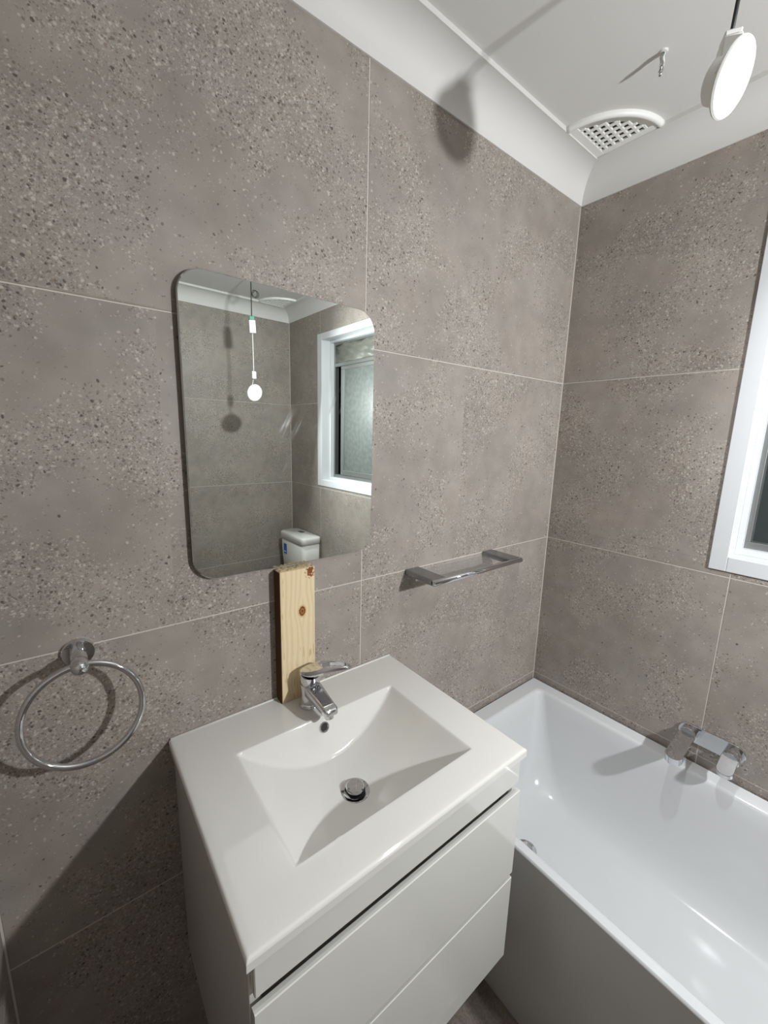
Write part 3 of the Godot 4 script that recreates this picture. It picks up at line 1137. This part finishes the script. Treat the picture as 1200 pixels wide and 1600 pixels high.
func build_vent(called_label: String, corner: Vector3, sx: float, sz: float) -> void:
	# quarter-round ceiling vent tucked into a corner of the cornice
	var c := corner + Vector3(sx * 0.088, 0, sz * 0.088)
	c.y = CEIL_Y
	var t := thing("ceiling_vent", called_label, "vent", c, "corner ceiling vents")
	var R := 0.19
	var n := 28
	var pt := func(r: float, a: float, y: float) -> Vector3:
		return Vector3(sx * r * cos(a), y, sz * r * sin(a))
	# rim: raised curved band
	var st := new_st()
	st.set_smooth_group(1)
	var prof := [Vector2(R - 0.040, -0.0015), Vector2(R - 0.039, -0.0055), Vector2(R - 0.016, -0.007), Vector2(R - 0.014, -0.0115), Vector2(R - 0.008, -0.0135), Vector2(R - 0.002, -0.011), Vector2(R, -0.006), Vector2(R, 0.0)]
	for k in n:
		var a0 := PI * 0.5 * k / n
		var a1 := PI * 0.5 * (k + 1) / n
		for i in prof.size() - 1:
			var p: Vector2 = prof[i]
			var q: Vector2 = prof[i + 1]
			var e := q - p
			var am := (a0 + a1) * 0.5
			var hint: Vector3 = pt.call(1.0, am, 0.0) * e.y + Vector3.DOWN * absf(e.x)
			if i == 0 or i == 2:
				hint = Vector3.DOWN * 0.3 - pt.call(0.5, am, 0.0)
			quad(st, pt.call(p.x, a0, p.y), pt.call(p.x, a1, p.y), pt.call(q.x, a1, q.y), pt.call(q.x, a0, q.y), hint)
	for a in [0.0, PI * 0.5]:
		for i in range(1, prof.size() - 1):
			tri(st, pt.call(prof[0].x, a, 0.0), pt.call(prof[i].x, a, prof[i].y), pt.call(prof[i + 1].x, a, prof[i + 1].y), pt.call(1.0, a - 1.5 if a == 0.0 else a + 1.5, 0.0))
	put("rim", st, M.white_plastic, t)
	# straight edge strips against the cornice
	for q in [[Vector3(0, -0.008, -0.006), Vector3(R - 0.01, 0.0, 0.024)], [Vector3(-0.006, -0.008, 0.024), Vector3(0.018, 0.0, R - 0.01)]]:
		st = new_st()
		var lo: Vector3 = q[0]
		var hi: Vector3 = q[1]
		var a := Vector3(sx * lo.x, lo.y, sz * lo.z)
		var b := Vector3(sx * hi.x, hi.y, sz * hi.z)
		cbox(st, Vector3(minf(a.x, b.x), a.y, minf(a.z, b.z)), Vector3(maxf(a.x, b.x), b.y, maxf(a.z, b.z)), 0.0015)
		put("edge_strip", st, M.white_plastic, t)
	# dark hollow behind the grille
	st = new_st()
	st.set_smooth_group(-1)
	for k in n:
		tri(st, Vector3(0, -0.0006, 0), pt.call(R - 0.02, PI * 0.5 * k / n, -0.0006), pt.call(R - 0.02, PI * 0.5 * (k + 1) / n, -0.0006), Vector3.DOWN)
	put("hollow", st, mat(Color8(70, 70, 72), 0.8), t)
	# grille bars both ways
	var pitch := 0.0225
	for k in range(1, 8):
		var u := pitch * k + 0.014
		var reach := sqrt(maxf((R - 0.036) * (R - 0.036) - u * u, 0.0))
		if reach < 0.03:
			continue
		for dirn in 2:
			st = new_st()
			var lo2 := Vector3(u - 0.0052, -0.0075, 0.012)
			var hi2 := Vector3(u + 0.0052, -0.001, reach)
			if dirn == 1:
				lo2 = Vector3(0.012, -0.007, u - 0.0052)
				hi2 = Vector3(reach, -0.001, u + 0.0052)
			var a := Vector3(sx * lo2.x, lo2.y, sz * lo2.z)
			var b := Vector3(sx * hi2.x, hi2.y, sz * hi2.z)
			cbox(st, Vector3(minf(a.x, b.x), a.y, minf(a.z, b.z)), Vector3(maxf(a.x, b.x), b.y, maxf(a.z, b.z)), 0.0022)
			put("grille_bar", st, M.white_plastic, t)

func build_hook() -> void:
	var t := thing("wire_stub", "stub of bare twisted wire poking out of the ceiling", "wire", Vector3(-0.333, CEIL_Y, 0.356))
	var st := new_st()
	lathe(st, [Vector2(0.0, -0.004), Vector2(0.008, -0.003), Vector2(0.010, 0.0)], 18, Transform3D.IDENTITY)
	put("plaster_collar", st, M.paint, t)
	st = new_st()
	tube(st, [Vector3(0.002, 0.0, 0.0), Vector3(0.0, -0.010, -0.002), Vector3(-0.002, -0.020, 0.001), Vector3(0.001, -0.030, 0.0)], 0.0052, 8)
	put("sheath", st, M.white_cable, t)
	st = new_st()
	tube(st, [Vector3(0.001, -0.026, 0.0), Vector3(0.003, -0.036, 0.001), Vector3(0.0, -0.048, -0.002)], 0.0028, 8)
	put("conductor", st, M.satin, t)
	st = new_st()
	tube(st, [Vector3(-0.003, -0.006, 0.002), Vector3(-0.006, -0.016, 0.0), Vector3(-0.003, -0.028, 0.003), Vector3(-0.001, -0.042, -0.003)], 0.0030, 8)
	put("conductor", st, M.satin, t)

func build_downlight(label: String, c: Vector3, n: Vector3, energy: float, driver_c: Vector3, driver_size: Vector3, driver_turn: Vector3, ceiling_at: Vector3, join_y: float, knot_y: float) -> void:
	n = n.normalized()
	var t := thing("hanging_downlight", label, "light", c, "downlights dangling by their cables")
	var xf := axis(Vector3.ZERO, n)
	var st := new_st()
	# y of the lathe points out of the lit face
	lathe(st, [Vector2(0.035, -0.010), Vector2(0.0495, -0.006), Vector2(0.0505, -0.003), Vector2(0.049, 0.0), Vector2(0.0435, 0.0005), Vector2(0.042, -0.002)], 48, xf)
	put("trim_ring", st, M.white_plastic, t)
	st = new_st()
	lathe(st, [Vector2(0.0425, -0.0025), Vector2(0.041, -0.001), Vector2(0.0, -0.0004)], 48, xf)
	put("lit_diffuser", st, M.lamp, t, "glowing white face")
	st = new_st()
	lathe(st, [Vector2(0.0, -0.036), Vector2(0.026, -0.036), Vector2(0.031, -0.032), Vector2(0.036, -0.010), Vector2(0.036, -0.006)], 40, xf)
	put("heat_sink", st, M.white_plastic, t)
	for s in [-1.0, 1.0]:
		st = new_st()
		cbox(st, Vector3(-0.006, -0.030, -0.0008), Vector3(0.006, 0.010, 0.0008), 0.0004, xf * Transform3D(Basis(Vector3.RIGHT, s * 0.9), Vector3(0, -0.012, s * 0.038)))
		put("spring_clip", st, M.satin, t)
	# cables
	var back := -n * 0.036
	var dl := driver_c - c
	var bottom := dl + Vector3(0, -driver_size.y * 0.5, 0)
	st = new_st()
	var low := Vector3(bottom.x, join_y - c.y, bottom.z)
	tube(st, [back, back * 1.25 + Vector3(0, 0.006, 0), low.lerp(back, 0.5) + Vector3(0, 0.004, 0), low, low.lerp(bottom, 0.5), bottom + Vector3(0, 0.001, 0)], 0.003, 8)
	put("lamp_cable", st, M.white_cable, t)
	if join_y < driver_c.y - driver_size.y * 0.5 - 0.03:
		st = new_st()
		cbox(st, low + Vector3(-0.013, -0.022, -0.009), low + Vector3(0.013, 0.022, 0.009), 0.003)
		put("plug_connector", st, M.white_plastic, t)
	var bx := Transform3D(Basis.from_euler(driver_turn), dl)
	st = new_st()
	var h := driver_size * 0.5
	cbox(st, Vector3(-h.x, -h.y, -h.z), Vector3(h.x, h.y * 0.52, h.z), 0.002, bx)
	var box := put("driver_box", st, M.white_plastic, t)
	st = new_st()
	cbox(st, Vector3(-h.x * 0.82, h.y * 0.52, -h.z * 0.9), Vector3(h.x * 0.82, h.y, h.z * 0.9), 0.002, bx)
	if knot_y > 0.0:
		put("end_cap", st, M.green_plastic, box, "green terminal cover")
	else:
		put("end_cap", st, M.white_plastic, box)
	var top := bx * Vector3(0, h.y, 0)
	var ceil := ceiling_at - c
	st = new_st()
	var path := [top - Vector3(0, 0.002, 0), top.lerp(ceil, 0.3), top.lerp(ceil, 0.7), ceil]
	tube(st, path, 0.0032, 8)
	var sup := put("supply_cable", st, M.black_cable, t)
	if knot_y > 0.0:
		st = new_st()
		var kc := Vector3(ceil.x, knot_y - c.y, ceil.z)
		var pts := []
		for k in 40:
			var a := TAU * k / 20.0
			pts.append(kc + Vector3(0.018 + 0.018 * cos(a + PI) + 0.0006 * k * 0.4, -0.02 - 0.022 * sin(a) * 0.9 - 0.0002 * k, 0.004 * sin(a * 0.5)))
		tube(st, pts, 0.002, 6)
		put("cable_loop", st, M.black_cable, sup)
	# the light itself, as large as the glowing face and just in front of it
	var l := AreaLight3D.new()
	l.name = "downlight_glow"
	l.area_size = Vector2(0.059, 0.059)
	l.area_normalize_energy = true
	l.light_energy = energy
	l.light_color = Color(0.975, 0.99, 1.0)
	l.shadow_enabled = true
	l.area_range = 8.0
	t.add_child(l)
	l.position = n * 0.0015
	l.basis = Basis.looking_at(n, Vector3.UP)

func build_toilet() -> void:
	var zc := 1.905
	var t := thing("toilet", "white toilet against the window wall, seen in the mirror", "toilet", Vector3(-0.3, FLOOR_Y, zc))
	var o := Vector3(-0.3, FLOOR_Y, zc)
	var ring := func(x0: float, x1: float, hz: float, r: float, y: float) -> Array:
		var out := []
		for p in ring_xz((x0 + x1) * 0.5, zc, (x1 - x0) * 0.5, hz, r, y, 8):
			out.append(p - o)
		return out
	var st := new_st()
	st.set_smooth_group(1)
	loft(st, [ring.call(-0.145, -0.008, 0.162, 0.03, 0.385), ring.call(-0.155, -0.008, 0.176, 0.03, 0.55), ring.call(-0.158, -0.008, 0.18, 0.03, 0.698)])
	put("cistern", st, M.ceramic, t)
	st = new_st()
	st.set_smooth_group(1)
	loft(st, [ring.call(-0.164, -0.006, 0.186, 0.032, 0.7005), ring.call(-0.165, -0.006, 0.187, 0.032, 0.735), ring.call(-0.162, -0.008, 0.184, 0.032, 0.744), ring.call(-0.154, -0.014, 0.176, 0.03, 0.748)])
	put("cistern_lid", st, M.ceramic, t)
	st = new_st()
	cbox(st, Vector3(-0.075, 0.7475, 1.935 - 0.03) - o, Vector3(-0.040, 0.7505, 1.935 + 0.03) - o, 0.001)
	put("flush_button", st, M.satin, t)
	st = new_st()
	cbox(st, Vector3(-0.1595, 0.575, 1.985) - o, Vector3(-0.1575, 0.655, 2.030) - o)
	put("sticker", st, M.sticker, t, "blue sticker on the cistern front")
	st = new_st()
	cbox(st, Vector3(-0.1600, 0.590, 1.994) - o, Vector3(-0.1590, 0.598, 2.021) - o)
	put("sticker_print", st, M.white_plastic, t)
	st = new_st()
	st.set_smooth_group(1)
	loft(st, [ring.call(-0.56, -0.03, 0.12, 0.10, FLOOR_Y + 0.001), ring.call(-0.57, -0.02, 0.125, 0.11, 0.12), ring.call(-0.61, -0.012, 0.15, 0.14, 0.26), ring.call(-0.655, -0.01, 0.178, 0.17, 0.36), ring.call(-0.66, -0.01, 0.18, 0.17, 0.384)])
	put("pan", st, M.ceramic, t)
	st = new_st()
	st.set_smooth_group(1)
	loft(st, [ring.call(-0.664, -0.175, 0.182, 0.16, 0.386), ring.call(-0.668, -0.175, 0.185, 0.16, 0.398), ring.call(-0.664, -0.178, 0.182, 0.16, 0.421), ring.call(-0.64, -0.19, 0.16, 0.15, 0.427)])
	put("seat_lid", st, M.white_plastic, t)

func _ready() -> void:
	rng.seed = 1
	# camera
	var cam := Camera3D.new()
	cam.name = "camera"
	cam.fov = 102.43
	cam.near = 0.02
	cam.transform = Transform3D(Basis(Vector3(0.79035, 0.02567, 0.61212), Vector3(0.09302, 0.98251, -0.16131), Vector3(-0.60555, 0.18443, 0.77414)).orthonormalized(), Vector3(-1.53305, 1.50142, 0.87461))
	add_child(cam)
	cam.current = true
	# night outside, exposure
	var we := WorldEnvironment.new()
	we.name = "environment"
	var env := Environment.new()
	env.background_mode = Environment.BG_COLOR
	env.background_color = Color(0.012, 0.014, 0.018)
	env.tonemap_mode = Environment.TONE_MAPPER_LINEAR
	env.tonemap_exposure = 0.9
	env.sdfgi_enabled = true
	env.ssao_enabled = true
	env.ssil_enabled = true
	we.environment = env
	add_child(we)
	make_materials()
	build_shell()
	build_window()
	# the two lamps
	build_downlight("lit round downlight dangling just below the ceiling near the corner vent", Vector3(-0.600, 2.093, 0.588), Vector3(-0.03, -0.38, 0.925), 1.9, Vector3(-0.604, 2.139, 0.575), Vector3(0.042, 0.036, 0.026), Vector3(0.0, 0.5, 0.12), Vector3(-0.597, CEIL_Y, 0.585), 2.118, 0.0)
	build_downlight("lit round downlight hanging low on a long cable, seen in the mirror", Vector3(-0.512, 1.731, 1.655), Vector3(0.16, -0.24, -0.95), 3.2, Vector3(-0.512, 2.12, 1.665), Vector3(0.036, 0.094, 0.024), Vector3(0.0, 0.3, 0.04), Vector3(-0.512, CEIL_Y, 1.665), 1.835, 2.318)
	build_bath()
	build_vanity()
	build_mirror()
	build_timber()
	build_towel_ring()
	build_shelf()
	build_basin_mixer()
	build_bath_mixer()
	build_vent("white quarter-round vent beside the bare wire stub in the ceiling corner", Vector3(0, 0, 0), -1.0, 1.0)
	build_vent("white quarter-round vent in the far ceiling corner, seen only in the mirror", Vector3(0, 0, ROOM_Z), -1.0, -1.0)
	build_hook()
	build_toilet()
